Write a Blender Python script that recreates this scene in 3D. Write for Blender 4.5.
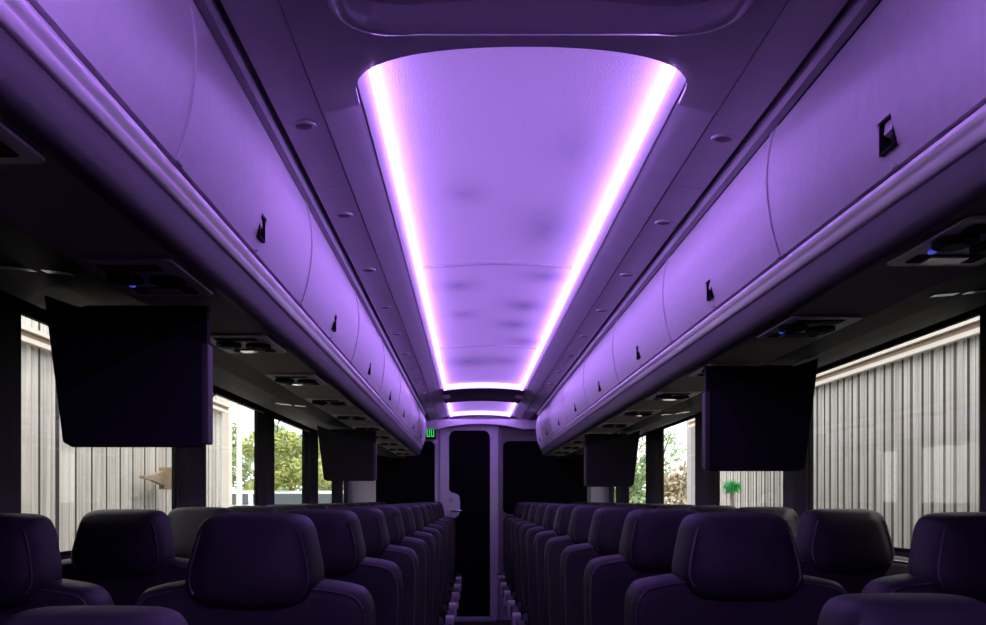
import bpy, math, random
from mathutils import Vector
random.seed(7)
C = bpy.context.scene.collection
for o in list(bpy.data.objects): bpy.data.objects.remove(o)
S = bpy.context.scene
# ---------------------------------------------------------------- camera, world, sun, exposure
H = 1.20            # camera height over the coach floor
CX = 0.10           # centre line of the coach
cd = bpy.data.cameras.new('camera'); cam = bpy.data.objects.new('camera', cd); C.objects.link(cam)
cam.location = (0, 0, H); cam.rotation_euler = (math.pi/2, 0, 0)
cd.sensor_width = 36; cd.lens = 1080/986*36; cd.shift_x = 23/986; cd.shift_y = 186.5/986; cd.clip_start = .02
S.camera = cam
w = bpy.data.worlds.new('world'); S.world = w; w.use_nodes = True
bg = w.node_tree.nodes['Background']; bg.inputs[0].default_value = (.93, .96, 1, 1); bg.inputs[1].default_value = 3.8
sd = bpy.data.lights.new('sun', 'SUN'); sd.energy = 2.6; sd.angle = .02; sd.color = (1, .95, .85)
sun = bpy.data.objects.new('sun', sd); C.objects.link(sun); sun.rotation_euler = Vector((-.42, .22, -.88)).to_track_quat('-Z', 'Y').to_euler()
S.view_settings.view_transform = 'Standard'; S.view_settings.look = 'None'
S.view_settings.gamma = 1; S.view_settings.use_curve_mapping = False; S.view_settings.exposure = 0
LED = (.46, .228, .97); LED_STRENGTH = 9.4
# ---------------------------------------------------------------- materials
def mat(name, col, rough=.5, metal=0, noise=40, var=.08, bump=.0, bscale=300, emit=None, es=0, spec=.5, stretch=None):
    m = bpy.data.materials.new(name); m.use_nodes = True; nt = m.node_tree; b = nt.nodes['Principled BSDF']
    b.inputs['Roughness'].default_value = rough; b.inputs['Metallic'].default_value = metal
    b.inputs['Specular IOR Level'].default_value = spec
    tc = nt.nodes.new('ShaderNodeTexCoord'); mp = nt.nodes.new('ShaderNodeMapping')
    nt.links.new(tc.outputs['Object'], mp.inputs[0])
    if stretch: mp.inputs['Scale'].default_value = stretch
    n = nt.nodes.new('ShaderNodeTexNoise'); n.inputs['Scale'].default_value = noise; n.inputs['Detail'].default_value = 3
    nt.links.new(mp.outputs[0], n.inputs['Vector'])
    r = nt.nodes.new('ShaderNodeMix'); r.data_type = 'RGBA'
    r.inputs[6].default_value = (*[c*(1-var) for c in col], 1); r.inputs[7].default_value = (*[min(1, c*(1+var)) for c in col], 1)
    nt.links.new(n.outputs['Fac'], r.inputs[0]); nt.links.new(r.outputs[2], b.inputs['Base Color'])
    if bump:
        n2 = nt.nodes.new('ShaderNodeTexNoise'); n2.inputs['Scale'].default_value = bscale; n2.inputs['Detail'].default_value = 2
        nt.links.new(mp.outputs[0], n2.inputs['Vector'])
        bp = nt.nodes.new('ShaderNodeBump'); bp.inputs['Strength'].default_value = bump; bp.inputs['Distance'].default_value = .002
        nt.links.new(n2.outputs['Fac'], bp.inputs['Height']); nt.links.new(bp.outputs[0], b.inputs['Normal'])
    if emit:
        b.inputs['Emission Color'].default_value = (*emit, 1); b.inputs['Emission Strength'].default_value = es
    return m
M = {}
M['bin'] = mat('bin_plastic', (.80, .77, .79), .38, bump=.15, bscale=260)
M['trim'] = mat('rail_metal', (.97, .90, .93), .22, .25, noise=8)
M['fascia'] = mat('fascia_vinyl', (.060, .055, .062), .5, bump=.12, bscale=500)
M['under'] = mat('perforated_headliner', (.48, .42, .36), .8, bump=.6, bscale=500)
M['header'] = mat('dark_header_vinyl', (.009, .0085, .010), .6, spec=.25, bump=.3)
M['black'] = mat('black_plastic', (.010, .010, .012), .7, spec=.12)
M['wall'] = mat('dark_wall_vinyl', (.036, .034, .042), .6, bump=.3)
M['ceil'] = mat('ceiling_plastic', (.60, .57, .61), .42, noise=6, var=.12, bump=.1)
M['ceilw'] = mat('white_moulding', (.74, .72, .75), .35)
M['gloss'] = mat('gloss_moulding', (.62, .59, .63), .16, noise=6)
M['diff'] = mat('ribbed_light_lens', (.90, .88, .92), .5, bump=.5, bscale=520, stretch=(1, .10, 1), var=.03, emit=LED, es=.46)
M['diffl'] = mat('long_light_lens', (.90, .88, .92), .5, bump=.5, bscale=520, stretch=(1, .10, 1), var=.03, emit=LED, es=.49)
def painted_shading(m):
    # uneven shading of the long lens, painted as patches in colour and emission
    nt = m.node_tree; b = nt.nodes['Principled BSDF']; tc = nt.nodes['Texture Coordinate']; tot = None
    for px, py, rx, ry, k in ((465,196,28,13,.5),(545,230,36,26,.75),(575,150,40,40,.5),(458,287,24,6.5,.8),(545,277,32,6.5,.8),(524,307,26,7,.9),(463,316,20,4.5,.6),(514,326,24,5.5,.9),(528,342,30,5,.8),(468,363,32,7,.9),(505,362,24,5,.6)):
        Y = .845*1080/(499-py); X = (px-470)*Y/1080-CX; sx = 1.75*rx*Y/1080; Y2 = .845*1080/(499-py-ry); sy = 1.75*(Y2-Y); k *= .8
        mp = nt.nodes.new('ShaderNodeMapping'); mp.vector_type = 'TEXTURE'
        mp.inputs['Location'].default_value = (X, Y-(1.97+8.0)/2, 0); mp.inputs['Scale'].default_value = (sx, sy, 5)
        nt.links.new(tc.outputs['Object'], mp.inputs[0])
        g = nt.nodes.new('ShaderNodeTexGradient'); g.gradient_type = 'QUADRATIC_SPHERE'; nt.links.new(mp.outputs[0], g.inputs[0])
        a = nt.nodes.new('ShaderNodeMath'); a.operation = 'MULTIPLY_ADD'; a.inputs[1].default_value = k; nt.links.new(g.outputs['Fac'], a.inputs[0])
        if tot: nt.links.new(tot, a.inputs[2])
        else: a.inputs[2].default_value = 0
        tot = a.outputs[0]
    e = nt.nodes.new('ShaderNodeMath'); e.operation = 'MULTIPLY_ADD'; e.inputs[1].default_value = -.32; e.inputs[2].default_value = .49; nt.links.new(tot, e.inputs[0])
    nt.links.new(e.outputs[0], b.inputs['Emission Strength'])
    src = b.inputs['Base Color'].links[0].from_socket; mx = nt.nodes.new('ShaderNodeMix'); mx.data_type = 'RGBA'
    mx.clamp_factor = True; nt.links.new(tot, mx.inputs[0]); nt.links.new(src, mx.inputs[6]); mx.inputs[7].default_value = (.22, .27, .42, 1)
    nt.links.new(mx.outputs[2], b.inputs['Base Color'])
painted_shading(M['diffl'])
M['led'] = mat('purple_led', (.8, .8, .8), .5, emit=LED, es=LED_STRENGTH)
M['led_front_added'] = mat('purple_led_front_added', (.8, .8, .8), .5, emit=LED, es=LED_STRENGTH*4.6)  # boosted emission for the added front panel
M['leather'] = mat('black_leather', (.027, .024, .030), .52, spec=.22, bump=.35, bscale=350, noise=12, var=.2)
M['stitch'] = mat('leather_piping', (.07, .062, .078), .4)
M['grey'] = mat('grey_plastic', (.34, .33, .35), .4)
M['psu'] = mat('pale_plastic', (.72, .69, .64), .4)
M['lens'] = mat('clear_lamp_lens', (.78, .78, .76), .12, spec=.8)
M['pale'] = mat('pale_arm_plastic', (.52, .50, .55), .4)
M['steel'] = mat('brushed_steel', (.6, .6, .62), .25, 1)
M['floor'] = mat('dark_floor_vinyl', (.03, .027, .018), .4, noise=90, var=.4)
M['bulk'] = mat('bulkhead_laminate', (.74, .71, .76), .4, noise=5)
M['bulkg'] = mat('grey_moulding', (.24, .23, .22), .5)
M['dglass'] = mat('black_glass', (.002, .002, .004), .5, spec=.08)
M['green'] = mat('green_led', (.02, .1, .03), .4, emit=(.05, 1, .18), es=1.0)
M['blue'] = mat('blue_indicator', (.02, .02, .2), .4, emit=(.08, .12, 1), es=.5)
M['screen'] = mat('monitor_casing', (.018, .017, .022), .6, spec=.12)
M['siding'] = mat('cream_steel_siding', (.74, .69, .60), .7, noise=7, var=.6, stretch=(1, 7, .12))
def dark_joints(m):
    nt = m.node_tree; b = nt.nodes['Principled BSDF']; src = b.inputs['Base Color'].links[0].from_socket
    tc = nt.nodes['Texture Coordinate']; sp = nt.nodes.new('ShaderNodeSeparateXYZ'); nt.links.new(tc.outputs['Object'], sp.inputs[0])
    last = src
    for off, wd, k in ((0, .034, .07), (.078, .006, .55), (.151, .012, .3), (.232, .008, .45)):
        a = nt.nodes.new('ShaderNodeMath'); a.operation = 'ADD'; a.inputs[1].default_value = 30.2-off; nt.links.new(sp.outputs[1], a.inputs[0])
        f = nt.nodes.new('ShaderNodeMath'); f.operation = 'MODULO'; f.inputs[1].default_value = .302; nt.links.new(a.outputs[0], f.inputs[0])
        l = nt.nodes.new('ShaderNodeMath'); l.operation = 'LESS_THAN'; l.inputs[1].default_value = wd; nt.links.new(f.outputs[0], l.inputs[0])
        mx = nt.nodes.new('ShaderNodeMix'); mx.data_type = 'RGBA'; nt.links.new(l.outputs[0], mx.inputs[0]); nt.links.new(last, mx.inputs[6])
        mx.inputs[7].default_value = (.55*k, .48*k, .42*k, 1); last = mx.outputs[2]
    nt.links.new(last, b.inputs['Base Color'])
dark_joints(M['siding'])
M['board'] = mat('brown_board', (.28, .19, .14), .7, noise=6, var=.3)
M['cream'] = mat('cream_rail', (.72, .68, .60), .5)
M['rust'] = mat('tan_steel', (.36, .28, .19), .5, noise=20, var=.3)
M['ground'] = mat('pale_gravel', (.55, .53, .49), .9, noise=2, var=.2)
M['bristle'] = mat('green_bristles', (.06, .62, .16), .7, noise=60, var=.5)
M['wood'] = mat('pale_wood_pole', (.58, .50, .42), .6)
M['whitecar'] = mat('white_car_paint', (.75, .77, .80), .2)
M['silvercar'] = mat('silver_car_paint', (.55, .58, .62), .25, .4)
M['tyre'] = mat('tyre_rubber', (.02, .02, .02), .8)
M['carglass'] = mat('car_glass', (.05, .07, .08), .1)
M['bark'] = mat('bark', (.20, .15, .10), .9)
M['leafA'] = mat('yellow_green_leaves', (.42, .48, .16), .6, noise=1.2, var=.35)
M['leafB'] = mat('mid_green_leaves', (.24, .36, .16), .6, noise=1.2, var=.35)
M['leafC'] = mat('reddish_shrub_leaves', (.40, .34, .22), .6, noise=1.5, var=.35)
M['red'] = mat('tail_lamp', (.5, .03, .02), .3)
def glassmat(name, tint):
    m = bpy.data.materials.new(name); m.use_nodes = True; nt = m.node_tree; nt.nodes.clear()
    o = nt.nodes.new('ShaderNodeOutputMaterial'); mx = nt.nodes.new('ShaderNodeMixShader')
    t = nt.nodes.new('ShaderNodeBsdfTransparent'); t.inputs[0].default_value = (*tint, 1)
    g = nt.nodes.new('ShaderNodeBsdfGlossy'); g.inputs['Roughness'].default_value = .01
    lw = nt.nodes.new('ShaderNodeLayerWeight'); lw.inputs[0].default_value = .5
    pw = nt.nodes.new('ShaderNodeMath'); pw.operation = 'POWER'; pw.inputs[1].default_value = 5
    f = nt.nodes.new('ShaderNodeMath'); f.operation = 'MULTIPLY_ADD'; f.inputs[1].default_value = .35; f.inputs[2].default_value = .02
    nt.links.new(lw.outputs['Facing'], pw.inputs[0]); nt.links.new(pw.outputs[0], f.inputs[0])
    nt.links.new(f.outputs[0], mx.inputs[0]); nt.links.new(t.outputs[0], mx.inputs[1]); nt.links.new(g.outputs[0], mx.inputs[2])
    nt.links.new(mx.outputs[0], o.inputs[0]); return m
M['glass'] = glassmat('tinted_window_glass', (.84, .82, .80))
# ---------------------------------------------------------------- mesh helpers
class MB:
    def __init__(s): s.v = []; s.f = []
    def add(s, v, f):
        n = len(s.v); s.v += [tuple(p) for p in v]; s.f += [tuple(i+n for i in q) for q in f]; return s
    def box(s, x0, x1, y0, y1, z0, z1):
        x0, x1 = sorted((x0, x1)); y0, y1 = sorted((y0, y1)); z0, z1 = sorted((z0, z1))
        v = [(x, y, z) for x in (x0, x1) for y in (y0, y1) for z in (z0, z1)]
        return s.add(v, [(0,1,3,2),(4,6,7,5),(0,4,5,1),(2,3,7,6),(0,2,6,4),(1,5,7,3)])
    def prism(s, poly, a, b, axis='y'):
        """poly in the plane normal to axis: y -> (x,z); x -> (y,z); z -> (x,y)"""
        n = len(poly)
        def P(p, t): return {'y': (p[0], t, p[1]), 'x': (t, p[0], p[1]), 'z': (p[0], p[1], t)}[axis]
        v = [P(p, a) for p in poly] + [P(p, b) for p in poly]
        f = [(i, (i+1) % n, n+(i+1) % n, n+i) for i in range(n)] + [tuple(range(n))[::-1], tuple(range(n, 2*n))]
        return s.add(v, f)
    def ring(s, outer, inner, a, b, axis='y'):
        """flat frame between two outlines with equal counts"""
        n = len(outer)
        def P(p, t): return {'y': (p[0], t, p[1]), 'x': (t, p[0], p[1]), 'z': (p[0], p[1], t)}[axis]
        v = [P(p, a) for p in outer] + [P(p, a) for p in inner] + [P(p, b) for p in outer] + [P(p, b) for p in inner]
        f = []
        for i in range(n):
            j = (i+1) % n
            f += [(i, j, n+j, n+i), (2*n+i, 3*n+i, 3*n+j, 2*n+j), (i, 2*n+i, 2*n+j, j), (n+i, n+j, 3*n+j, 3*n+i)]
        return s.add(v, f)
    def tube(s, pts, r, seg=6, closed=False):
        pts = [Vector(p) for p in pts]; n = len(pts); v = []; f = []
        for i, p in enumerate(pts):
            a = pts[(i-1) % n] if (closed or i) else p; b = pts[(i+1) % n] if (closed or i < n-1) else p
            d = (b-a).normalized(); up = Vector((0,0,1)) if abs(d.z) < .9 else Vector((0,1,0))
            e1 = d.cross(up).normalized(); e2 = d.cross(e1)
            rr = r[i] if isinstance(r, (list, tuple)) else r
            for k in range(seg):
                t = 2*math.pi*k/seg; v.append(p + (e1*math.cos(t)+e2*math.sin(t))*rr)
        for i in range(n if closed else n-1):
            j = (i+1) % n
            for k in range(seg):
                l = (k+1) % seg; f.append((i*seg+k, i*seg+l, j*seg+l, j*seg+k))
        if not closed: f += [tuple(range(seg))[::-1], tuple((n-1)*seg+k for k in range(seg))]
        return s.add(v, f)
    def grid(s, rows, closed=False):
        n = len(rows[0]); v = [p for r in rows for p in r]; f = []
        for i in range(len(rows)-1):
            for k in range(n if closed else n-1):
                l = (k+1) % n; f.append((i*n+k, i*n+l, (i+1)*n+l, (i+1)*n+k))
        return s.add(v, f)
    def sheet(s, rows, t):
        """thick surface: rows of points and the same shifted up by t"""
        m, n = len(rows), len(rows[0]); up = [[(p[0], p[1], p[2]+t) for p in r] for r in rows]
        v = [p for r in rows for p in r] + [p for r in up for p in r]; N = m*n; f = []
        for i in range(m-1):
            for k in range(n-1):
                a, b, c, d = i*n+k, i*n+k+1, (i+1)*n+k+1, (i+1)*n+k
                f += [(a, d, c, b), (N+a, N+b, N+c, N+d)]
        for k in range(n-1): f += [(k, k+1, N+k+1, N+k), ((m-1)*n+k+1, (m-1)*n+k, N+(m-1)*n+k, N+(m-1)*n+k+1)]
        for i in range(m-1): f += [((i+1)*n, i*n, N+i*n, N+(i+1)*n), (i*n+n-1, (i+1)*n+n-1, N+(i+1)*n+n-1, N+i*n+n-1)]
        return s.add(v, f)
    def lathe(s, c, prof, seg=20, axis='z'):
        rows = []
        for r, h in prof:
            row = []
            for k in range(seg):
                t = 2*math.pi*k/seg; a, b = r*math.cos(t), r*math.sin(t)
                row.append({'z': (c[0]+a, c[1]+b, c[2]+h), 'y': (c[0]+a, c[1]+h, c[2]+b), 'x': (c[0]+h, c[1]+a, c[2]+b)}[axis])
            rows.append(row)
        n0 = len(s.v); s.grid(rows, True)
        s.f.append(tuple(n0+k for k in range(seg))); m = len(rows)-1; s.f.append(tuple(n0+m*seg+k for k in range(seg))[::-1])
        return s
    def obj(s, name, m, parent=None, smooth=False, bevel=0, origin=None):
        me = bpy.data.meshes.new(name); v = s.v
        o = bpy.data.objects.new(name, me); C.objects.link(o)
        if parent is not None: o.parent = parent
        if origin: v = [(p[0]-origin[0], p[1]-origin[1], p[2]-origin[2]) for p in v]; o.location = origin
        me.from_pydata(v, [], s.f); me.materials.append(M[m])
        import bmesh
        b = bmesh.new(); b.from_mesh(me); bmesh.ops.recalc_face_normals(b, faces=b.faces); b.to_mesh(me); b.free()
        if smooth:
            for p in me.polygons: p.use_smooth = True
            me.set_sharp_from_angle(angle=math.radians(50))
        if bevel:
            d = o.modifiers.new('bevel', 'BEVEL'); d.width = bevel; d.segments = 3; d.limit_method = 'ANGLE'
        return o
def tag(o, label=None, cat=None, group=None, kind=None):
    if label: o['label'] = label
    if cat: o['category'] = cat
    if group: o['group'] = group
    if kind: o['kind'] = kind
    return o
def thing(name, loc, label, cat, group=None):
    o = bpy.data.objects.new(name, None); C.objects.link(o); o.location = loc; o.empty_display_size = .1
    return tag(o, label, cat, group)
def struct(o): o['kind'] = 'structure'; return o
def tree_copy(src, loc, label):
    r = src.copy(); C.objects.link(r); r.location = loc; r['label'] = label
    for ch in list(src.children):
        c = ch.copy(); C.objects.link(c); c.parent = r
        for g in list(ch.children):
            d = g.copy(); C.objects.link(d); d.parent = c
    return r
def rrect(x0, x1, z0, z1, r, n=6):
    pts = []
    for cx, cz, a in ((x1-r, z1-r, 0), (x0+r, z1-r, 90), (x0+r, z0+r, 180), (x1-r, z0+r, 270)):
        for k in range(n+1):
            t = math.radians(a+90*k/n); pts.append((cx+r*math.cos(t), cz+r*math.sin(t)))
    return pts
def chaikin(p, it=3):
    for _ in range(it):
        q = []
        for i in range(len(p)):
            a, b = p[i], p[(i+1) % len(p)]
            q += [tuple(a[k]*.75+b[k]*.25 for k in range(2)), tuple(a[k]*.25+b[k]*.75 for k in range(2))]
        p = q
    return p
def ordn(k): return ['first','second','third','fourth','fifth','sixth','seventh','eighth','ninth','tenth','eleventh','twelfth','thirteenth','fourteenth'][k]
LX, RX = -1.21, 1.38       # inner faces of the side walls
YB = 10.72                  # rear bulkhead
YF = -0.6
SIDE = {-1: 'left', 1: 'right'}
def U(s, u): return CX + s*u          # coach half-width coordinate to x
# ---------------------------------------------------------------- shell
struct(MB().box(LX-.08, RX+.08, YF-.06, YB+.06, -.08, 0).obj('floor', 'floor'))
struct(MB().box(LX-.08, RX+.08, YF-.06, YB+.06, 2.16, 2.22).obj('ceiling', 'ceil'))
struct(MB().box(LX-.08, RX+.08, YF-.06, YF, 0, 2.16).obj('wall_front', 'wall'))
WZ0, WZ1 = 1.03, 1.715
wins = {-1: [(2.91, 4.46), (4.90, 6.16), (6.59, 7.91), (8.47, 9.6), (10.1, 10.5)],
         1: [(2.92, 4.41), (4.73, 6.06), (6.55, 7.8), (8.37, 9.5), (10.07, 10.5)]}
wn = 0
for s in (-1, 1):
    X = LX if s < 0 else RX; Xo = X + s*.02
    b = MB(); b.box(X, Xo, YF, YB, 0, WZ0); b.box(X, Xo, YF, YB, WZ1, 2.16)
    y = YF
    for a, c in wins[s]: b.box(X, Xo, y, a, WZ0, WZ1); y = c
    b.box(X, Xo, y, YB, WZ0, WZ1)
    for a, c in zip(wins[s][:-1], wins[s][1:]): b.prism([(X, a[1]+.03), (X-s*.03, a[1]+.09), (X-s*.03, c[0]-.07), (X, c[0]-.03)], WZ0, WZ1, 'z')
    b.box(X, X-s*.03, YF, YB, .92, 1.0)
    struct(b.obj('wall_'+SIDE[s], 'wall'))
    for a, c in wins[s]:
        wn += 1
        xm = X+s*.012
        fr = struct(MB().ring([(a, WZ0), (c, WZ0), (c, WZ1), (a, WZ1)], [(a+.012, WZ0+.012), (c-.012, WZ0+.012), (c-.012, WZ1-.012), (a+.012, WZ1-.012)], X+s*.004, X+s*.019, 'x').obj('window_%d' % wn, 'black'))
        MB().box(xm-.003, xm+.003, a+.01, c-.01, WZ0+.01, WZ1-.01).obj('pane', 'glass', fr)
        if s < 0 and 4 < a < 7: MB().tube([(X+.035, a+.0, WZ1-.10), (X+.035, a+.02, WZ1-.05), (X+.035, a+.10, WZ1-.026), (X+.035, c-.02, WZ1-.024)], .0045).obj('bead', 'cream', fr, True)
# sloping header between the racks and the windows
for s in (-1, 1):
    prof = [(.745, .395+H), (.86, .40+H), (1.00, .43+H), (1.16, .475+H), (1.279, .525+H), (1.279, .58+H), (1.0, .50+H), (.745, .45+H)]
    struct(MB().prism([(U(s, u), z) for u, z in prof], YF, YB-.02).obj('trim_%d' % (1 if s < 0 else 2), 'header', smooth=False))
    for k, yy in enumerate((1.88, 4.6, 7.3) if s < 0 else (2.09, 5.07, 8.0)):
        a, c = (.80, .93)
        t = MB().prism([(U(s, a), 1.600), (U(s, c), 1.612), (U(s, c), 1.607), (U(s, a), 1.595)], yy, yy+.03).obj('joint_strip', 'steel')
        tag(t, 'short bright metal strip across the dark header above the %s windows, %s from the front' % (SIDE[s], ordn(k)), 'metal strip', 'joint strips on the window headers')
# ---------------------------------------------------------------- ceiling side panels, seams
segs = [YF, .7, 2.2, 3.6, 5.05, 6.5, 7.95, 9.4, YB-.02]
tn = 3
for s in (-1, 1):
    b = MB()
    for a, c in zip(segs[:-1], segs[1:]):
        if c > 2.3: b.prism([(U(s, .322), 2.0125), (U(s, .399), 1.986), (U(s, .399), 2.05), (U(s, .322), 2.05)], max(a, 2.2)+.0015, c-.0015)
        b.prism([(U(s, .403), 1.985), (U(s, .488), 1.975), (U(s, .488), 2.05), (U(s, .403), 2.05)], a+.5, c+.498 if c < YB-.1 else YB-.02)
    b.prism([(U(s, .403), 1.985), (U(s, .488), 1.975), (U(s, .488), 2.05), (U(s, .403), 2.05)], YF, YF+.498)
    struct(b.obj('trim_%d' % tn, 'ceil')); tn += 1
    b = MB().prism([(U(s, .499), 1.967), (U(s, .502), 1.954), (U(s, .514), 1.9485), (U(s, .519), 1.952), (U(s, .521), 2.05), (U(s, .505), 2.05)], YF, 9.72)
    struct(b.obj('trim_%d' % tn, 'grey')); tn += 1
# ---------------------------------------------------------------- ceiling light panels
def zarch(u, base=.826, rise=.018): return H + base + rise*(1-(u/.3)**2)
dents = [(465,198,-1.),(540,238,-1.1),(458,287,-1.),(545,277,-1.),(524,307,-1),(463,317,-1.),(512,326,-1),(525,343,-1),(480,363,-1.2),(440,240,.5)]
def light_panel(y0, y1, label, ribs, led):
    t = thing('ceiling_light_panel', (CX, (y0+y1)/2, H+.822), label, 'ceiling light', 'lit ceiling panels')
    O = (CX, (y0+y1)/2, H+.822)
    def B(): return MB()
    def done(b, name, m, **k):
        b.v = [(p[0]-O[0], p[1]-O[1], p[2]-O[2]) for p in b.v]; return b.obj(name, m, t, **k)
    rows = []
    ny = int((y1-y0)/.03)
    for i in range(ny+1):
        y = y0+(y1-y0)*i/ny; row = []
        for k in range(33):
            u = -.3+.6*k/32; z = zarch(u)
            for px, py, a in dents:
                Y = .86*1080/(499-py); X = (px-470)*Y/1080-CX
                z += .003*a*math.exp(-((u-X)/.06)**2-((y-Y)/.13)**2)
            row.append((CX+u, y, z+.012))
        rows.append(row)
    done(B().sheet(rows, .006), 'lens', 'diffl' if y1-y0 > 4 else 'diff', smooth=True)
    for s in (-1, 1):
        done(B().prism([(U(s, .277), H+.806), (U(s, .279), H+.802), (U(s, .285), H+.802), (U(s, .287), H+.806), (U(s, .287), H+.828), (U(s, .277), H+.828)], y0+.065, y1-.02), 'led_strip', led)
        done(B().prism([(U(s, .2945), H+.820), (U(s, .308), H+.815), (U(s, .319), H+.811), (U(s, .321), H+.8125), (U(s, .321), H+.85), (U(s, .2945), H+.85)], y0, y1), 'side_rail', 'ceilw')
    rowa = [[(CX-.28+.56*k/24, yy, zarch(-.28+.56*k/24, .826-.014)) for k in range(25)] for yy in (y1-.028, y1-.008)]
    done(B().sheet(rowa, .012), 'end_led_strip', led)
    rowa = [[(CX-.3+.6*k/24, yy, zarch(-.3+.6*k/24, .826-.022)) for k in range(25)] for yy in (y1-.004, y1+.02)]
    done(B().sheet(rowa, .05), 'end_rail', 'ceilw')
    for yr in ribs:
        rowa = [[(CX-.268+.536*k/24, yy, zarch(-.268+.536*k/24)+.002) for k in range(25)] for yy in (yr-.004, yr+.004)]
        done(B().sheet(rowa, .014), 'cross_rib', 'ceilw')
    return t
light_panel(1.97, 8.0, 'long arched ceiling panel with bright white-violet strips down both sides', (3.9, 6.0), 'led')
light_panel(9.03, 10.55, 'short lit ceiling panel beyond the dark cross beam, above the rear door', (), 'led')
light_panel(-.50, .95, 'added unseen lit ceiling panel over the front seats, ahead of the roof hatch nearest the front of the coach', (), 'led_front_added')  # out of view, added to brighten the near bins, seats and hatch
# plain ceiling ahead of the long panel, with rounded corners round the opening
rows = []
us = sorted(set([-.40, -.37, -.34]+[round(-.325+.65*k/48, 5) for k in range(49)]+[-.3235, .3235, -.320, .320, .34, .37, .40]))
for i in range(13):
    row = []
    for u in us:
        a = min(1, abs(u)/.325)
        ye = 2.2-.215*(max(0, 1-a**4))**.25
        z = H+.803+.028*(1-(u/.325)**2) if abs(u) < .325 else H+.803-(abs(u)-.325)*.24
        row.append((CX+u, .985+(ye-.985)*i/12, z))
    rows.append(row)
struct(MB().sheet(rows, .009).obj('trim_%d' % tn, 'ceil', smooth=True)); tn += 1
rows = [[(CX-.31+.62*k/20, y, zarch(-.31+.62*k/20, .822-.02)) for k in range(21)] for y in (YF, -.53)]
struct(MB().sheet(rows, .03).obj("trim_%d" % tn, "ceil", smooth=True)); tn += 1
rows = [[(CX-.31+.62*k/20, y, zarch(-.31+.62*k/20, .80)) for k in range(21)] for y in (8.025, 8.3, 8.7, 9.025)]
struct(MB().sheet(rows, .03).obj('trim_%d' % tn, 'fascia', smooth=True)); tn += 1
rows = [[(CX-.31+.62*k/20, y, zarch(-.31+.62*k/20, .822-.02)) for k in range(21)] for y in (10.575, YB-.02)]
struct(MB().sheet(rows, .03).obj('trim_%d' % tn, 'ceilw', smooth=True)); tn += 1
for s in (-1, 1):
    x = U(s, .285)
    t = thing('aisle_lamp', (x, 8.45, 2.0), 'small clear lamp at the %s end of the dark ceiling cross beam' % SIDE[s], 'lamp', 'lamps on the cross beam')
    b = MB().prism(rrect(-.03, .03, -.12, .12, .02), -.002, .014, 'z'); b.obj('housing', 'ceilw', t)
    MB().lathe((0, 0, -.002), [(.022, 0), (.02, -.012), (.006, -.018)], 16).obj('lens', 'lens', t, True)
# ---------------------------------------------------------------- roof hatch
t = thing('roof_hatch', (.11, 1.5, 2.03), 'dark roof hatch in a moulded rounded frame ahead of the lit ceiling', 'roof hatch')
out = rrect(-.345, .345, -.40, .345, .12, 8); inn = rrect(-.285, .285, -.34, .325, .07, 8)
zz = lambda p, o: -.02+.022*(1-(p[0]/.345)**2)+o
rows = []
for f, dz in ((1.0, .02), (1.0, .008), (.985, -.008), (.955, -.022), (.925, -.030), (.895, -.032), (.875, -.026), (.865, -.012), (.855, .012), (.85, .03)):
    rows.append([(p[0]*f+(0), p[1]*f, zz(p, dz-.012)) for p in out])
MB().grid(rows, True).obj('frame', 'gloss', t, True)
MB().prism([(p[0]*.835, p[1]*.835) for p in out], .01, .03, 'z').obj('cover', 'header', t)
MB().tube([(-.08, .12, .0), (-.08, .10, -.02), (.08, .10, -.02), (.08, .12, .0)], .006).obj('handle', 'black', t, True)
# ---------------------------------------------------------------- downlights in the ceiling side panels
def downlight():
    t = thing('downlight', (0, 0, 0), 'x', 'downlight', 'small round downlights in the ceiling side panels')
    MB().lathe((0, 0, 0), [(.026, .004), (.026, -.001), (.021, -.0025), (.018, -.001), (.018, .004)], 20).obj('bezel', 'ceil', t, True)
    MB().lathe((0, 0, .0), [(.0175, .003), (.0175, -.001), (.006, -.002)], 16).obj('lens', 'fascia', t, True)
    return t
d0 = downlight(); first = True
for s in (-1, 1):
    for k in range(11):
        y = (2.25 if s < 0 else 2.33)+.71*k
        loc = (U(s, .446), y, 1.977); lab = 'small round downlight in the %s ceiling strip, %s from the front' % (SIDE[s], ordn(k))
        if first: d0.location = loc; d0['label'] = lab; first = False
        else: tree_copy(d0, loc, lab)
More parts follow.
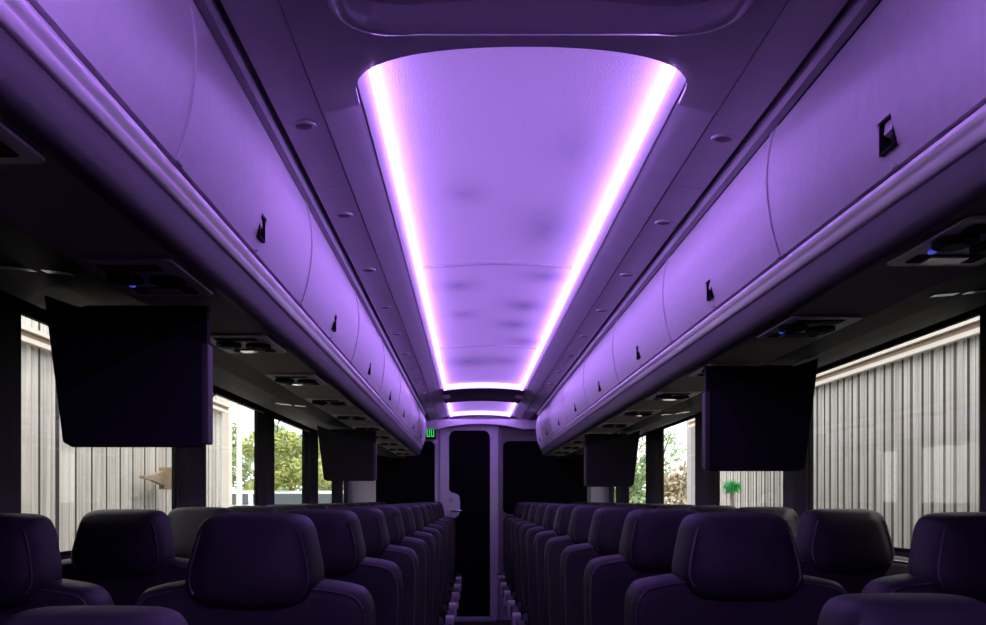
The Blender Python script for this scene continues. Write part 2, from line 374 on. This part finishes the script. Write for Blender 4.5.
# ---------------------------------------------------------------- luggage racks
BEND = 9.70
for s in (-1, 1):
    # fascia lip + underside: one long moulding
    rp = [(.560, .452), (.557, .43), (.553, .405), (.556, .392), (.565, .388), (.745, .385), (.745, .41), (.60, .41), (.60, .452)]
    t = thing('luggage_rack', (CX, 0, 0), 'long %s-hand luggage rack body with a dark lip, running above the %s windows' % (SIDE[s], SIDE[s]), 'luggage rack', 'overhead luggage racks')
    lip = [(.5405, .4435), (.544, .425), (.548, .405), (.555, .392), (.566, .388), (.575, .388), (.575, .4435)]
    MB().prism([(s*u, z+H) for u, z in lip], YF, BEND).obj('lip', 'fascia', t, True)
    MB().prism([(s*.5755, H+.3885), (s*.744, H+.3865), (s*.744, H+.41), (s*.5755, H+.41)], YF, BEND).obj('underside', 'under', t)
    MB().prism([(s*.576, H+.412), (s*1.279, H+.585), (s*1.279, H+.93), (s*.60, H+.93), (s*.55, H+.80)], BEND+.001, BEND+.013).obj('end_panel', 'bulkg', t)
    MB().prism([(s*.744, H+.41), (s*1.275, H+.585), (s*1.275, H+.60), (s*.744, H+.43)], YF, BEND-.013).obj('shelf', 'black', t)
    # bright hand rail moulding
    rl = [(.529, .4808), (.5262, .4802), (.5245, .4775), (.5255, .472), (.5285, .465), (.531, .462), (.5315, .459), (.535, .448), (.5375, .4455), (.541, .4445), (.575, .4445), (.575, .4808)]
    b = MB().prism([(s*u, z+H) for u, z in rl], YF, BEND+.03).obj('rail_moulding', 'trim', smooth=True)
    b.location = (CX, 0, 0)
    tag(b, 'bright violet-lit moulding running under the %s-hand bin doors' % SIDE[s], 'rail', 'mouldings under the bin doors')
# bin doors: curve measured from the photo's seams
DP = [(.521, .484), (.512, .51), (.504, .54), (.499, .57), (.495, .60), (.4935, .63), (.4945, .66), (.498, .69), (.503, .715), (.510, .738), (.516, .745)]
def bin_unit(s, L, name='luggage_bin'):
    t = thing(name, (0, 0, 0), 'x', 'luggage bin', 'overhead luggage bins')
    g = .0025
    def face(z):
        for (u0, z0), (u1, z1) in zip(DP[:-1], DP[1:]):
            if z0 <= z <= z1: return u0+(u1-u0)*(z-z0)/(z1-z0)
    yl = L/2-.03; hw = .026
    zz_ = sorted(set([z for u, z in DP if not .507 < z < .553]+[.507, .52, .535, .553])); ys_ = [g, yl-hw, yl+hw, L-g]
    b = MB(); nz = len(zz_); v = [(s*(face(z)+d), y, z+H) for d in (0, .014) for z in zz_ for y in ys_]; f = []
    def I(d, i, k): return d*nz*4+i*4+k
    for i in range(nz-1):
        for k in range(3):
            if k == 1 and zz_[i] >= .507 and zz_[i+1] <= .553: continue
            for d in (0, 1): f.append((I(d, i, k), I(d, i+1, k), I(d, i+1, k+1), I(d, i, k+1)))
    for i in range(nz-1):
        for k in (0, 3): f.append((I(0, i, k), I(0, i+1, k), I(1, i+1, k), I(1, i, k)))
        if zz_[i] >= .507 and zz_[i+1] <= .553:
            for k in (1, 2): f.append((I(0, i, k), I(0, i+1, k), I(1, i+1, k), I(1, i, k)))
    i0, i1 = zz_.index(.507), zz_.index(.553)
    for i, ks in ((0, (0, 1, 2)), (nz-1, (0, 1, 2)), (i0, (1,)), (i1, (1,))):
        for k in ks: f.append((I(0, i, k), I(0, i, k+1), I(1, i, k+1), I(1, i, k)))
    d = b.add(v, f).obj('door', 'bin', t, True)
    b = MB().prism([(s*.545, H+.482), (s*.60, H+.482), (s*.60, H+.85), (s*.545, H+.85)], 0, L)
    b.obj('body', 'black', t)
    # edge band where the next door starts
    b = MB()
    poly = [(s*(u-.003), z+H) for u, z in DP] + [(s*(u+.002), z+H) for u, z in DP[::-1]]
    MB().prism(poly, L-g-.028, L-g).obj('edge_band', 'bin', d, True)
    # latch: dark pocket behind the opening with a paddle in its upper part
    u0 = face(.53)
    rim = MB().box(s*(u0+.0145), s*(u0+.035), yl-hw-.01, yl+hw+.01, H+.50, H+.56)
    la = rim.obj('latch', 'black', d)
    rr_ = lambda e, f: [(yl-hw+e, H+.507+f), (yl+hw-e, H+.507+f), (yl+hw-e, H+.553-f), (yl-hw+e, H+.553-f)]
    MB().ring(rr_(-.0005, -.0005), rr_(.002, .002), s*(u0-.0012), s*(u0+.0142), 'x').obj('bezel', 'black', d)
    MB().prism([(s*(u0+.003), H+.5515), (s*(u0+.0015), H+.534), (s*(u0+.012), H+.528), (s*(u0+.013), H+.5515)], yl-hw+.003, yl+hw-.012).obj('paddle', 'bin', d)
    zs = [.484, .487]
    MB().prism([(s*(face(z)-.004), z+H) for z in zs]+[(s*(face(z)+.001), z+H) for z in zs[::-1]], yl-.006, yl+.006).obj('catch', 'steel', t)
    return t
for s, y00, p in ((-1, 1.575-1.135*2, 1.135), (1, 2.185-1.165*2, 1.165)):
    ys = [y00+p*k for k in range(0, 10) if y00+p*k < BEND-.3]+[BEND]
    proto = None; n = 0
    for a, c in zip(ys[:-1], ys[1:]):
        if abs((c-a)-p) < .01:
            lab = 'violet-lit overhead bin on the %s, %s from the front' % (SIDE[s], ordn(n))
            if proto is None: proto = bin_unit(s, p); proto.location = (CX, a, 0); proto['label'] = lab
            else: tree_copy(proto, (CX, a, 0), lab)
        else:
            o = bin_unit(s, c-a); o.location = (CX, a, 0); o['label'] = 'last overhead bin on the %s, next to the rear bulkhead' % SIDE[s]
        n += 1
# ---------------------------------------------------------------- passenger service units
def psu(s):
    t = thing('service_panel', (0, 0, 0), 'x', 'service panel', 'reading lamp and air vent panels under the racks')
    x0, x1 = -.075, .075
    MB().prism(rrect(x0, x1, 0, .30, .012, 3), -.004, 0, 'z').obj('plate', 'psu', t)
    MB().prism(rrect(x0+.02, x1-.03, .03, .075, .006, 3), -.0055, -.003, 'z').obj('slot', 'black', t)
    for xx, yy in ((-.038, .125), (.030, .15)):
        b = MB().prism([(xx+.030*math.cos(a*.3142), yy+.045*math.sin(a*.3142)) for a in range(20)], -.010, -.003, 'z')
        v = b.obj('air_vent', 'black', t)
        MB().prism([(xx+.018*math.cos(a*.3142), yy+.027*math.sin(a*.3142)) for a in range(20)], -.014, -.0095, 'z').obj('nozzle', 'header', v)
    l = MB().prism(rrect(-.055, .055, .215, .272, .006, 3), -.0055, -.003, 'z').obj('lamp_bezel', 'black', t)
    MB().prism(rrect(-.032, .028, .222, .266, .005, 3), -.008, -.005, 'z').obj('lamp_lens', 'lens', l)
    MB().prism([(-.045+.005*math.cos(a*.628), .19+.009*math.sin(a*.628)) for a in range(10)], -.008, -.003, 'z').obj('indicator', 'blue', t)['label'] = 'tiny glowing blue indicator'
    return t
ps = psu(1); first = True
for s in (-1, 1):
    for k in range(11):
        y = (.93 if s < 0 else 1.47)+.80*k
        if y > 9.3: continue
        loc = (U(s, .655), y, H+.3855); lab = 'reading lamp and vent panel under the %s luggage rack, %s from the front' % (SIDE[s], ordn(k))
        if first: ps.location = loc; ps['label'] = lab; first = False
        else: tree_copy(ps, loc, lab)
# ---------------------------------------------------------------- hanging monitors
def monitor(s, x_in, y, zb, label, wd=.30):
    t = thing('drop_down_monitor', (x_in, y, H+zb), label, 'monitor', 'monitors hanging under the racks')
    hh = .385-zb
    sx = s
    out = [(0, .012), (.012, 0), (wd-.03, 0), (wd-.012, .010), (wd+.025, hh+.02), (wd-.03, hh-.0), (.0, hh-.075)]
    MB().prism([(sx*a, b) for a, b in out], 0, .018).obj('casing', 'screen', t, bevel=.004)
    MB().prism([(sx*a, b) for a, b in ((.02, .02), (wd-.035, .02), (wd-.02, hh-.10), (.02, hh-.10))], -.0015, .001).obj('screen', 'screen', t)
    MB().prism([(sx*a, b) for a, b in ((.002, hh-.08), (wd-.03, hh-.01), (wd-.06, hh-.001), (.002, hh-.001))], .004, .03).obj('hinge', 'black', t)
    MB().box(sx*-.002, sx*.012, -.004, .039, .006, hh-.078).obj('edge_strip', 'fascia', t, bevel=.003)
monitor(-1, -.520, 2.14, .103, 'large dark monitor hanging nearest the camera on the left')
monitor(1, .676, 3.10, .080, 'dark monitor hanging nearest the camera on the right')
monitor(-1, -.516, 5.93, .099, 'small dark monitor hanging far down the left side')
monitor(1, .676, 6.35, .072, 'small dark monitor hanging far down the right side')
# ---------------------------------------------------------------- rear bulkhead
KB = YB/11
struct(MB().box(LX, RX, YB, YB+.06, 0, 2.16).obj('wall_back', 'bulk'))
hx = lambda px: (px-470)*YB/1080
def rear_window(px0, px1, z0, z1, name, m):
    o = rrect(hx(px0)-.035, hx(px1)+.035, z0-.035, z1+.035, .09); i = rrect(hx(px0), hx(px1), z0, z1, .06)
    f = struct(MB().ring(o, i, YB-.035, YB-.001).obj(name, m))
    MB().prism(i, YB-.012, YB-.003).obj('pane', 'dglass', f)
rear_window(376, 435, .98, H+.59*KB, 'window_13', 'bulk')
rear_window(503, 587, 1.05, H+.59*KB, 'window_14', 'bulkg')
b = MB().box(hx(499), RX, YB-.03, YB-.001, H+.63*KB, H+.78*KB); b.box(hx(498.5), hx(502), YB-.06, YB-.001, .5, H+.72*KB)
struct(b.obj('trim_%d' % tn, 'bulkg')); tn += 1
# arched header
pts = [(LX+.3, H+.80*KB), (LX+.3, H+.735*KB)]
for k in range(21):
    u = -.42+.84*k/20; pts.append((CX+u, H+.70*KB+.055*(1-(u/.42)**2)))
pts += [(RX-.3, H+.735*KB), (RX-.3, H+.80*KB)]
struct(MB().prism(pts, YB-.16, YB-.075).obj('trim_%d' % tn, 'ceilw')); tn += 1
# door with black glass
zf = 0.0
do = rrect(hx(440), hx(498), .005, H+.735*KB, .05, 8)
bump = []
gi = [(hx(490), .03), (hx(490), H+.66*KB), (hx(484), H+.70*KB), (hx(455), H+.70*KB), (hx(449), H+.66*KB), (hx(449), H+.10*KB), (hx(451), H+.07*KB), (hx(456), H+.055*KB), (hx(459), H+.02*KB), (hx(459), H-.14*KB), (hx(456), H-.18*KB), (hx(451), H-.19*KB), (hx(449), H-.20*KB), (hx(449), .14), (hx(452), .12), (hx(487), .12)]
dr = MB()
dr.box(hx(440), hx(449), YB-.05, YB-.001, .03, H+.73*KB); dr.box(hx(490), hx(498), YB-.05, YB-.001, .03, H+.73*KB)
dr.box(hx(449), hx(490), YB-.05, YB-.001, .0, .035)
arch = [(hx(449), H+.73*KB), (hx(449), H+.62*KB)]+[(hx(449)+.06-.06*math.cos(math.radians(a)), H+.62*KB+.06*math.sin(math.radians(a))+.015*a/90) for a in range(0, 91, 15)]
arch += [(hx(490)-.06+.06*math.sin(math.radians(a)), H+.62*KB+.06*math.cos(math.radians(a))+.015*(1-a/90)) for a in range(0, 91, 15)]+[(hx(490), H+.73*KB)]
dr.prism(arch, YB-.05, YB-.001)
dr = struct(dr.obj('door_1', 'bulk'))
MB().box(hx(449), hx(490), YB-.02, YB-.006, .03, H+.72*KB).obj('pane', 'dglass', dr)
lp = chaikin([(hx(448), H+.13*KB), (hx(450), H+.07*KB), (hx(456), H+.055*KB), (hx(460), H+.03*KB), (hx(460), H-.15*KB), (hx(456), H-.19*KB), (hx(450), H-.20*KB), (hx(448), H-.24*KB)], 2)
pl = MB().prism(lp, YB-.055, YB-.019).obj('lock_plate', 'bulk', dr)
MB().lathe((hx(451), YB-.056, H-.01*KB), [(.022, .002), (.022, -.012), (.012, -.03)], 16, 'y').obj('lock_knob', 'steel', pl, True)
MB().tube([(hx(451), YB-.055, H-.125*KB), (hx(451), YB-.09, H-.125*KB), (hx(453), YB-.10, H-.125*KB), (hx(462), YB-.10, H-.12*KB)], .011, 8).obj('handle', 'steel', pl, True)
b = MB().box(hx(435), hx(438.6), YB-.04, YB-.001, .0, H+.72*KB); 
struct(b.obj('trim_%d' % tn, 'ceilw')); tn += 1
b = MB().box(hx(446), hx(496), YB-.14, YB-.056, 0, .022)
tag(b.obj('door_sill', 'pale'), 'pale step strip on the floor below the rear door', 'door sill')
# green number display
t = thing('number_display', (-.402, YB-.10, H+.67*KB), 'small black display with green digits high on the rear bulkhead beside the left bins', 'display')
MB().box(-.075, .065, 0, .098, -.06, .06).obj('housing', 'black', t)
segm = {'a': (0, 1, 1, 1), 'b': (1, .5, 1, 1), 'c': (1, 0, 1, .5), 'd': (0, 0, 1, 0), 'e': (0, 0, 0, .5), 'f': (0, .5, 0, 1)}
for k, ch in enumerate('100'):
    b = MB(); x0 = -.060+k*.041
    for g in ('bc' if ch == '1' else 'abcdef'):
        a = segm[g]; xx0, zz0, xx1, zz1 = x0+a[0]*.022, -.038+a[1]*.076, x0+a[2]*.022, -.038+a[3]*.076
        b.box(xx0-.003, xx1+.003, -.003, .001, zz0-.003, zz1+.003)
    b.obj('digit', 'green', t)
# ---------------------------------------------------------------- seats
def pillow(outline, prof, cx=0, cz=0, shear=0, z0=0):
    """rings of the outline scaled about (cx,cz); prof = [(scale, y), ...] from back to front"""
    b = MB(); n = len(outline); rows = []
    for f, y in prof:
        rows.append([(cx+(p[0]-cx)*f, y+shear*((cz+(p[1]-cz)*f)-z0), cz+(p[1]-cz)*f) for p in outline])
    b.grid(rows, True)
    b.f.append(tuple(range(n))[::-1]); m = len(rows)-1; b.f.append(tuple(m*n+k for k in range(n)))
    return b
def outline_tube(outline, f, y, cx, cz, shear, z0, r):
    return MB().tube([(cx+(p[0]-cx)*f, y+shear*((cz+(p[1]-cz)*f)-z0), cz+(p[1]-cz)*f) for p in outline], r, 5, True)
def make_seat(aisle, drop=0.0):
    """origin on the floor under the head rest; aisle = -1 / +1 side carrying the arm rest, 0 = none"""
    t = thing('coach_seat', (0, 0, 0), 'x', 'seat', 'black leather coach seats in rows')
    zt = H-.029-drop; sh = .16
    head = chaikin([(-.088, zt-.001), (-.04, zt+.001), (.04, zt+.001), (.088, zt-.001), (.110, zt-.018), (.122, zt-.065), (.134, zt-.12), (.131, zt-.15), (.106, zt-.181), (.04, zt-.187), (-.04, zt-.187), (-.106, zt-.181), (-.131, zt-.15), (-.134, zt-.12), (-.122, zt-.065), (-.110, zt-.018)], 2)
    hc = zt-.105
    pf = [(.02, .085), (.80, .08), (.93, .068), (.99, .045), (1.0, .015), (.995, -.005), (.975, -.030), (.93, -.050), (.86, -.062), (.6, -.072), (.3, -.077), (.02, -.078)]
    h = pillow(head, pf, 0, hc, sh, zt).obj('headrest', 'leather', t, True)
    for sx in (-1, 1):
        side = sorted([p for p in head if p[0]*sx > .09 and zt-.166 < p[1] < zt-.016], key=lambda p: -p[1])
        MB().tube([(p[0]*.86, -.0645+sh*((hc+(p[1]-hc)*.86)-zt), hc+(p[1]-hc)*.86) for p in side], .0024, 5).obj('seam', 'stitch', h, True)
    zs = zt-.134
    body = chaikin([(-.222, zs-.022), (-.20, zs-.008), (-.10, zs+.006), (0, zs+.01), (.10, zs+.006), (.20, zs-.008), (.222, zs-.022), (.238, zs-.06), (.234, zs-.30), (.228, .50), (.20, .40), (-.20, .40), (-.228, .50), (-.234, zs-.30), (-.238, zs-.06)], 2)
    bc = .74
    pb = [(.02, .10), (.90, .10), (.975, .085), (1.0, .055), (1.0, -.005), (.985, -.03), (.955, -.045), (.90, -.048), (.7, -.038), (.4, -.034), (.02, -.033)]
    bk = pillow(body, pb, 0, bc, sh, zt).obj('backrest', 'leather', t, True)
    outline_tube(body, .955, -.046, 0, bc, sh, zt, .0025).obj('piping', 'stitch', bk, True)
    y0 = sh*(.45-zt)
    cu = chaikin([(-.225, .0), (.225, .0), (.235, .05), (.225, .12), (.0, .135), (-.225, .12), (-.235, .05)], 2)
    rows = [(.02, -.03), (.9, -.03), (1, -.06), (1, -.40), (.97, -.44), (.85, -.465), (.02, -.47)]
    b = MB(); rr = []
    for f, y in rows: rr.append([(p[0]*f, y+y0, .34+.06+(p[1]-.06)*f) for p in cu])
    b.grid(rr, True); n = len(cu); b.f += [tuple(range(n))[::-1], tuple((len(rr)-1)*n+k for k in range(n))]
    b.obj('seat_cushion', 'leather', t, True)
    MB().box(-.20, .20, y0-.42, y0-.02, .29, .345).obj('seat_frame', 'black', t)
    for x in (-.15, .15):
        MB().prism([(y0-.40, 0), (y0-.02, 0), (y0-.02, .02), (y0-.16, .06), (y0-.16, .295), (y0-.26, .295), (y0-.26, .06), (y0-.40, .02)], x-.02, x+.02, 'x').obj('leg', 'grey', t)
    if aisle:
        xa = aisle*.272
        MB().prism([(y0-.37, .42), (y0-.02, .44), (y0+.04, .49), (y0-.03, .495), (y0-.37, .482)], xa-.022, xa+.022, 'x').obj('armrest', 'leather', t, bevel=.008)
        q = rrect(y0-.405, y0-.35, .36, .490, .022, 4)
        MB().prism(q, xa-.026, xa+.026, 'x').obj('armrest_cap', 'pale', t, bevel=.004)
        MB().box(aisle*.235, xa, y0-.06, y0+.0, .43, .47).obj('armrest_pivot', 'black', t)
    return t
protos = {}
def seat(key, loc, label):
    if key not in protos:
        t = make_seat(*key); t.location = loc; t['label'] = label; protos[key] = t
    else: tree_copy(protos[key], loc, label)
for s in (-1, 1):
    ya = 2.155 if s < 0 else 2.315
    xa, xw = (-.425, -.955) if s < 0 else (.568, 1.082)
    seat((-s, .106 if s < 0 else .104), (-.465 if s < 0 else .605, ya-.83, 0), 'low front seat at the bottom edge of the photo, %s of the aisle' % SIDE[s])
    for r in range(11):
        y = ya+.82*r
        sh = .005*r if s < 0 else -.001*r
        seat((-s, 0.0), (xa+sh, y, 0), 'black leather aisle seat on the %s side, %s full-height row from the front' % (SIDE[s], ordn(r)))
        seat((0, 0.0), (xw+sh, y, 0), 'black leather window seat on the %s side, %s full-height row from the front' % (SIDE[s], ordn(r)))
# ---------------------------------------------------------------- outside: siding walls
GZ = -1.2
def siding(x, s, y0, y1, ztop):
    t = thing('siding_wall', (x, (y0+y1)/2, GZ), 'ribbed cream metal wall seen close outside the %s windows' % SIDE[s], 'wall', 'metal walls beside the coach')
    O = t.location
    prof = []; y = y0
    while y < y1-.3:
        prof += [(y, 0), (y+.195, 0), (y+.205, .018), (y+.222, .018), (y+.232, .004), (y+.262, .004), (y+.272, .018), (y+.290, .018)]; y += .302
    front = [(x-s*d, yy) for yy, d in prof]; n = len(front)
    back = [(x+s*.05, y0), (x+s*.05, prof[-1][0])]
    b = MB(); rows = [[(p[0], p[1], z) for p in front] for z in (GZ, ztop)]; b.grid(rows)
    b.box(x+s*.002, x+s*.05, y0, prof[-1][0], GZ, ztop)
    b.v = [(p[0]-O[0], p[1]-O[1], p[2]-O[2]) for p in b.v]; b.obj('siding', 'siding', t)
    zb = H+(.905 if s > 0 else .925)
    for za, zc, m, nm, d in ((zb-.028, zb, 'cream', 'rail', .07), (zb+.001, zb+.036, 'board', 'board', .05), (zb+.037, zb+.062, 'cream', 'rail', .075)):
        b = MB().box(x-s*.036, x-s*d, y0, y1, za, zc); b.v = [(p[0]-O[0], p[1]-O[1], p[2]-O[2]) for p in b.v]; b.obj(nm, m, t)
siding(-2.6, -1, 1.0, 11.4, 2.9)
siding(2.75, 1, 1.0, 13.3, 2.9)
b = MB().box(-2.66, -2.56, 11.45, 11.62, GZ, 3.0).obj('corner_post', 'cream'); tag(b, 'pale corner post at the end of the left metal wall', 'post')
b = MB().box(2.73, 2.83, 13.35, 13.6, GZ, 3.0).obj('corner_post', 'grey'); tag(b, 'grey corner post at the end of the right metal wall', 'post')
# bracket on the left siding
def P(px, py, X): Y = X*1080/(px-470); return (X, Y, H+(499-py)*Y/1080)
t = thing('wall_bracket', P(157, 478, -2.5), 'tan steel bracket sticking out on the cream wall, left window', 'bracket')
MB().box(-.03, .09, .16, .32, -.09, .09).obj('plate', 'rust', t)
MB().prism([(-.40, -.010), (-.15, -.022), (.16, -.06), (.16, .06), (-.15, .022), (-.40, .010)], -.02, .02, 'x').obj('arm', 'rust', t)
MB().lathe((.02, .24, .0), [(.05, .055), (.05, .085), (.025, .09)], 14, 'x').obj('bolt', 'steel', t)
a = P(57, 470, -2.5); 
b = MB().tube([(a[0], a[1], 2.05), (a[0], a[1], GZ)], .011)
o = b.obj('drain_pipe', 'fascia', smooth=True); tag(o, 'thin dark pipe running down the cream wall outside the left window', 'pipe')
# wash brush outside right window
Y = 2.45*1080/262; z = H+(499-487)*Y/1080
t = thing('wash_brush', (2.45, Y, GZ), 'green-bristled wash brush on a pale pole, upright against the wall, right window', 'brush')
MB().tube([(0, -.12, 0), (0, .0, z-GZ-.05)], .022, 8).obj('pole', 'wood', t, True)
b = MB().prism([(-.045, -.05), (.045, -.05), (.07, .01), (.05, .055), (-.05, .06), (-.08, .01)], -.08, .08, 'y')
b.v = [(p[0]*.6, p[1], p[2]*.5) for p in b.v]
for k in range(900):
    x, y = random.uniform(-.05, .05), random.uniform(-.14, .14); zz0 = random.uniform(-.045, .035)
    d = Vector((random.uniform(-1, 1), random.uniform(-1, 1), random.uniform(-.6, .7))).normalized()*.05
    b.add([(x, y, zz0), (x+.008, y+.006, zz0), (x+d.x, y+d.y, zz0+d.z)], [(0, 1, 2)])
b.v = [(p[0]*1.0, p[1], p[2]+z-GZ) for p in b.v]; b.obj('bristles', 'bristle', t)
# ---------------------------------------------------------------- outside: ground, cars, trees
b = MB().grid([[(-60, y, z), (60, y, z)] for y, z in ((-20, GZ), (16, GZ), (26, -.12), (160, -.12))])
o = b.obj('yard', 'ground'); struct(o)
def car(x, y, label, m):
    t = thing('parked_car', (x, y, -.12), label, 'car', 'parked cars seen through the left windows')
    side = [(-2.2, .35), (-2.25, .75), (-2.1, .98), (-1.9, 1.05), (-1.6, 1.60), (-.9, 1.68), (.5, 1.66), (1.15, 1.10), (2.05, .95), (2.2, .7), (2.2, .35)]
    rows = []
    for xx, f in ((-.92, .0), (-.90, 1), (.90, 1), (.92, .0)):
        rows.append([((xx if p[1] < 1.1 else xx*.84), p[0]*(1 if f else .985), p[1]*(1 if f else .99)) for p in side])
    b = MB().grid(rows, False); n = len(side)
    b.f += [tuple(range(n)), tuple(3*n+k for k in range(n))[::-1]]
    b.f += [(k*n, (k+1)*n, (k+1)*n+n-1, k*n+n-1) for k in range(3)]
    b.obj('body', m, t, True)
    MB().add([(-.76, -1.93, 1.10), (.76, -1.93, 1.10), (.68, -1.66, 1.54), (-.68, -1.66, 1.54), (-.76, -1.90, 1.10), (.76, -1.90, 1.10), (.68, -1.62, 1.54), (-.68, -1.62, 1.54)], [(0, 1, 2, 3), (4, 7, 6, 5), (0, 4, 5, 1), (1, 5, 6, 2), (2, 6, 7, 3), (3, 7, 4, 0)]).obj('rear_window', 'carglass', t)
    for sx in (-1, 1):
        MB().prism([(-1.5, 1.15), (-1.3, 1.52), (.4, 1.54), (.85, 1.15)], sx*.80, sx*.90, 'x').obj('side_window', 'carglass', t)
        MB().box(sx*.72, sx*.90, -2.27, -2.15, .78, .98).obj('tail_lamp', 'red', t)
        for yy in (-1.4, 1.4): MB().lathe((sx*.82, yy, .34), [(.34, -.1), (.34, .1), (.2, .12)], 18, 'x').obj('wheel', 'tyre', t)
    MB().box(-.9, .9, -2.3, -2.18, .38, .58).obj('bumper', 'grey', t)
car(-10.0, 47, 'white car parked outside, seen through the second left window past the hanging monitor', 'whitecar')
car(-7.75, 47.2, 'silver car parked outside, between the two dark pillars left of the far monitor', 'silvercar')
car(-5.75, 46.8, 'white car parked outside, below the far left monitor', 'whitecar')
o = thing('lamp_post', (-9.4, 46 - 2, -.12), 'tall pale lamp post standing among the parked cars outside left', 'lamp post')
MB().tube([(0, 0, 0), (0, 0, 7.5)], [.13, .09], 10).obj('pole', 'cream', o, True); MB().box(-.5, .3, -.15, .15, 7.45, 7.6).obj('lamp_head', 'grey', o)
def tree(x, y, h, r, m, label, seed, base=0.25, leaf=.14, n=3400):
    rnd = random.Random(seed)
    t = thing('tree', (x, y, -.15), label, 'tree', 'trees outside the coach')
    b = MB().tube([(0, 0, 0), (.1, 0, h*.35), (0, .1, h*.75)], [.22*h/6, .15*h/6, .05], 8)
    for k in range(5):
        a = k*1.3; b.tube([(0.08, 0, h*(.25+.08*k)), (math.cos(a)*r*.6, math.sin(a)*r*.6, h*(.45+.09*k))], [.07, .025], 5)
    b.obj('trunk', 'bark', t, True)
    cl = [(rnd.uniform(-.7, .7)*r, rnd.uniform(-.7, .7)*r, h*rnd.uniform(base+.12, .9), r*rnd.uniform(.25, .45)) for _ in range(14)]
    b = MB()
    for k in range(n):
        cx, cy, cz, cr = rnd.choice(cl)
        d = Vector((rnd.gauss(0, 1), rnd.gauss(0, 1), rnd.gauss(0, 1))).normalized()*cr*rnd.uniform(.6, 1.05)
        p = Vector((cx, cy, max(.1, cz))) + Vector((d.x, d.y, d.z*.8))
        e = Vector((rnd.gauss(0, 1), rnd.gauss(0, 1), rnd.gauss(0, 1))).normalized(); g = e.orthogonal().normalized()
        L = leaf*rnd.uniform(.6, 1.4)
        b.add([p-e*L, p-g*L*.5, p+e*L, p+g*L*.5], [(0, 1, 2, 3)])
    b.obj('crown', m, t)
tree(-13.9, 57, 5.6, 2.6, 'leafB', 'mid green tree outside, leftmost of those seen through the left windows', 1)
tree(-12.7, 50, 3.2, 1.5, 'leafA', 'low yellow-green tree outside, behind the white car in the second left window', 2, .1)
tree(-11.8, 70, 6.2, 2.4, 'leafB', 'tall thin-topped green tree outside, behind the pillars of the left windows', 3)
tree(-8.8, 52.5, 4.6, 2.2, 'leafA', 'bright yellow-green tree outside, behind the silver car', 4, .05, n=5000)
tree(-8.5, 80, 5.8, 2.4, 'leafB', 'green tree outside, just left of the far left monitor', 5)
tree(-6.6, 60, 4.2, 2.0, 'leafA', 'yellow-green tree outside, below the far left monitor', 6, .05, n=4500)
tree(9.2, 46, 3.1, 1.8, 'leafC', 'reddish-green shrub outside the third right window', 7, .0, .14, n=2400)
tree(8.2, 54, 2.9, 1.6, 'leafB', 'low green shrub outside, behind the pillar beside the third right window', 8, .0, .15, n=2200)
tree(11.6, 66, 6.6, 1.8, 'leafB', 'tall sparse tree outside, rising into the white sky on the right', 9, .3, n=700)
tree(6.3, 48, 3.4, 1.6, 'leafB', 'green shrub outside, right of the far right monitor', 10, .0, .15, n=2200)
tree(6.9, 62, 4.6, 2.0, 'leafA', 'yellow-green tree outside the fourth right window', 11, .1)
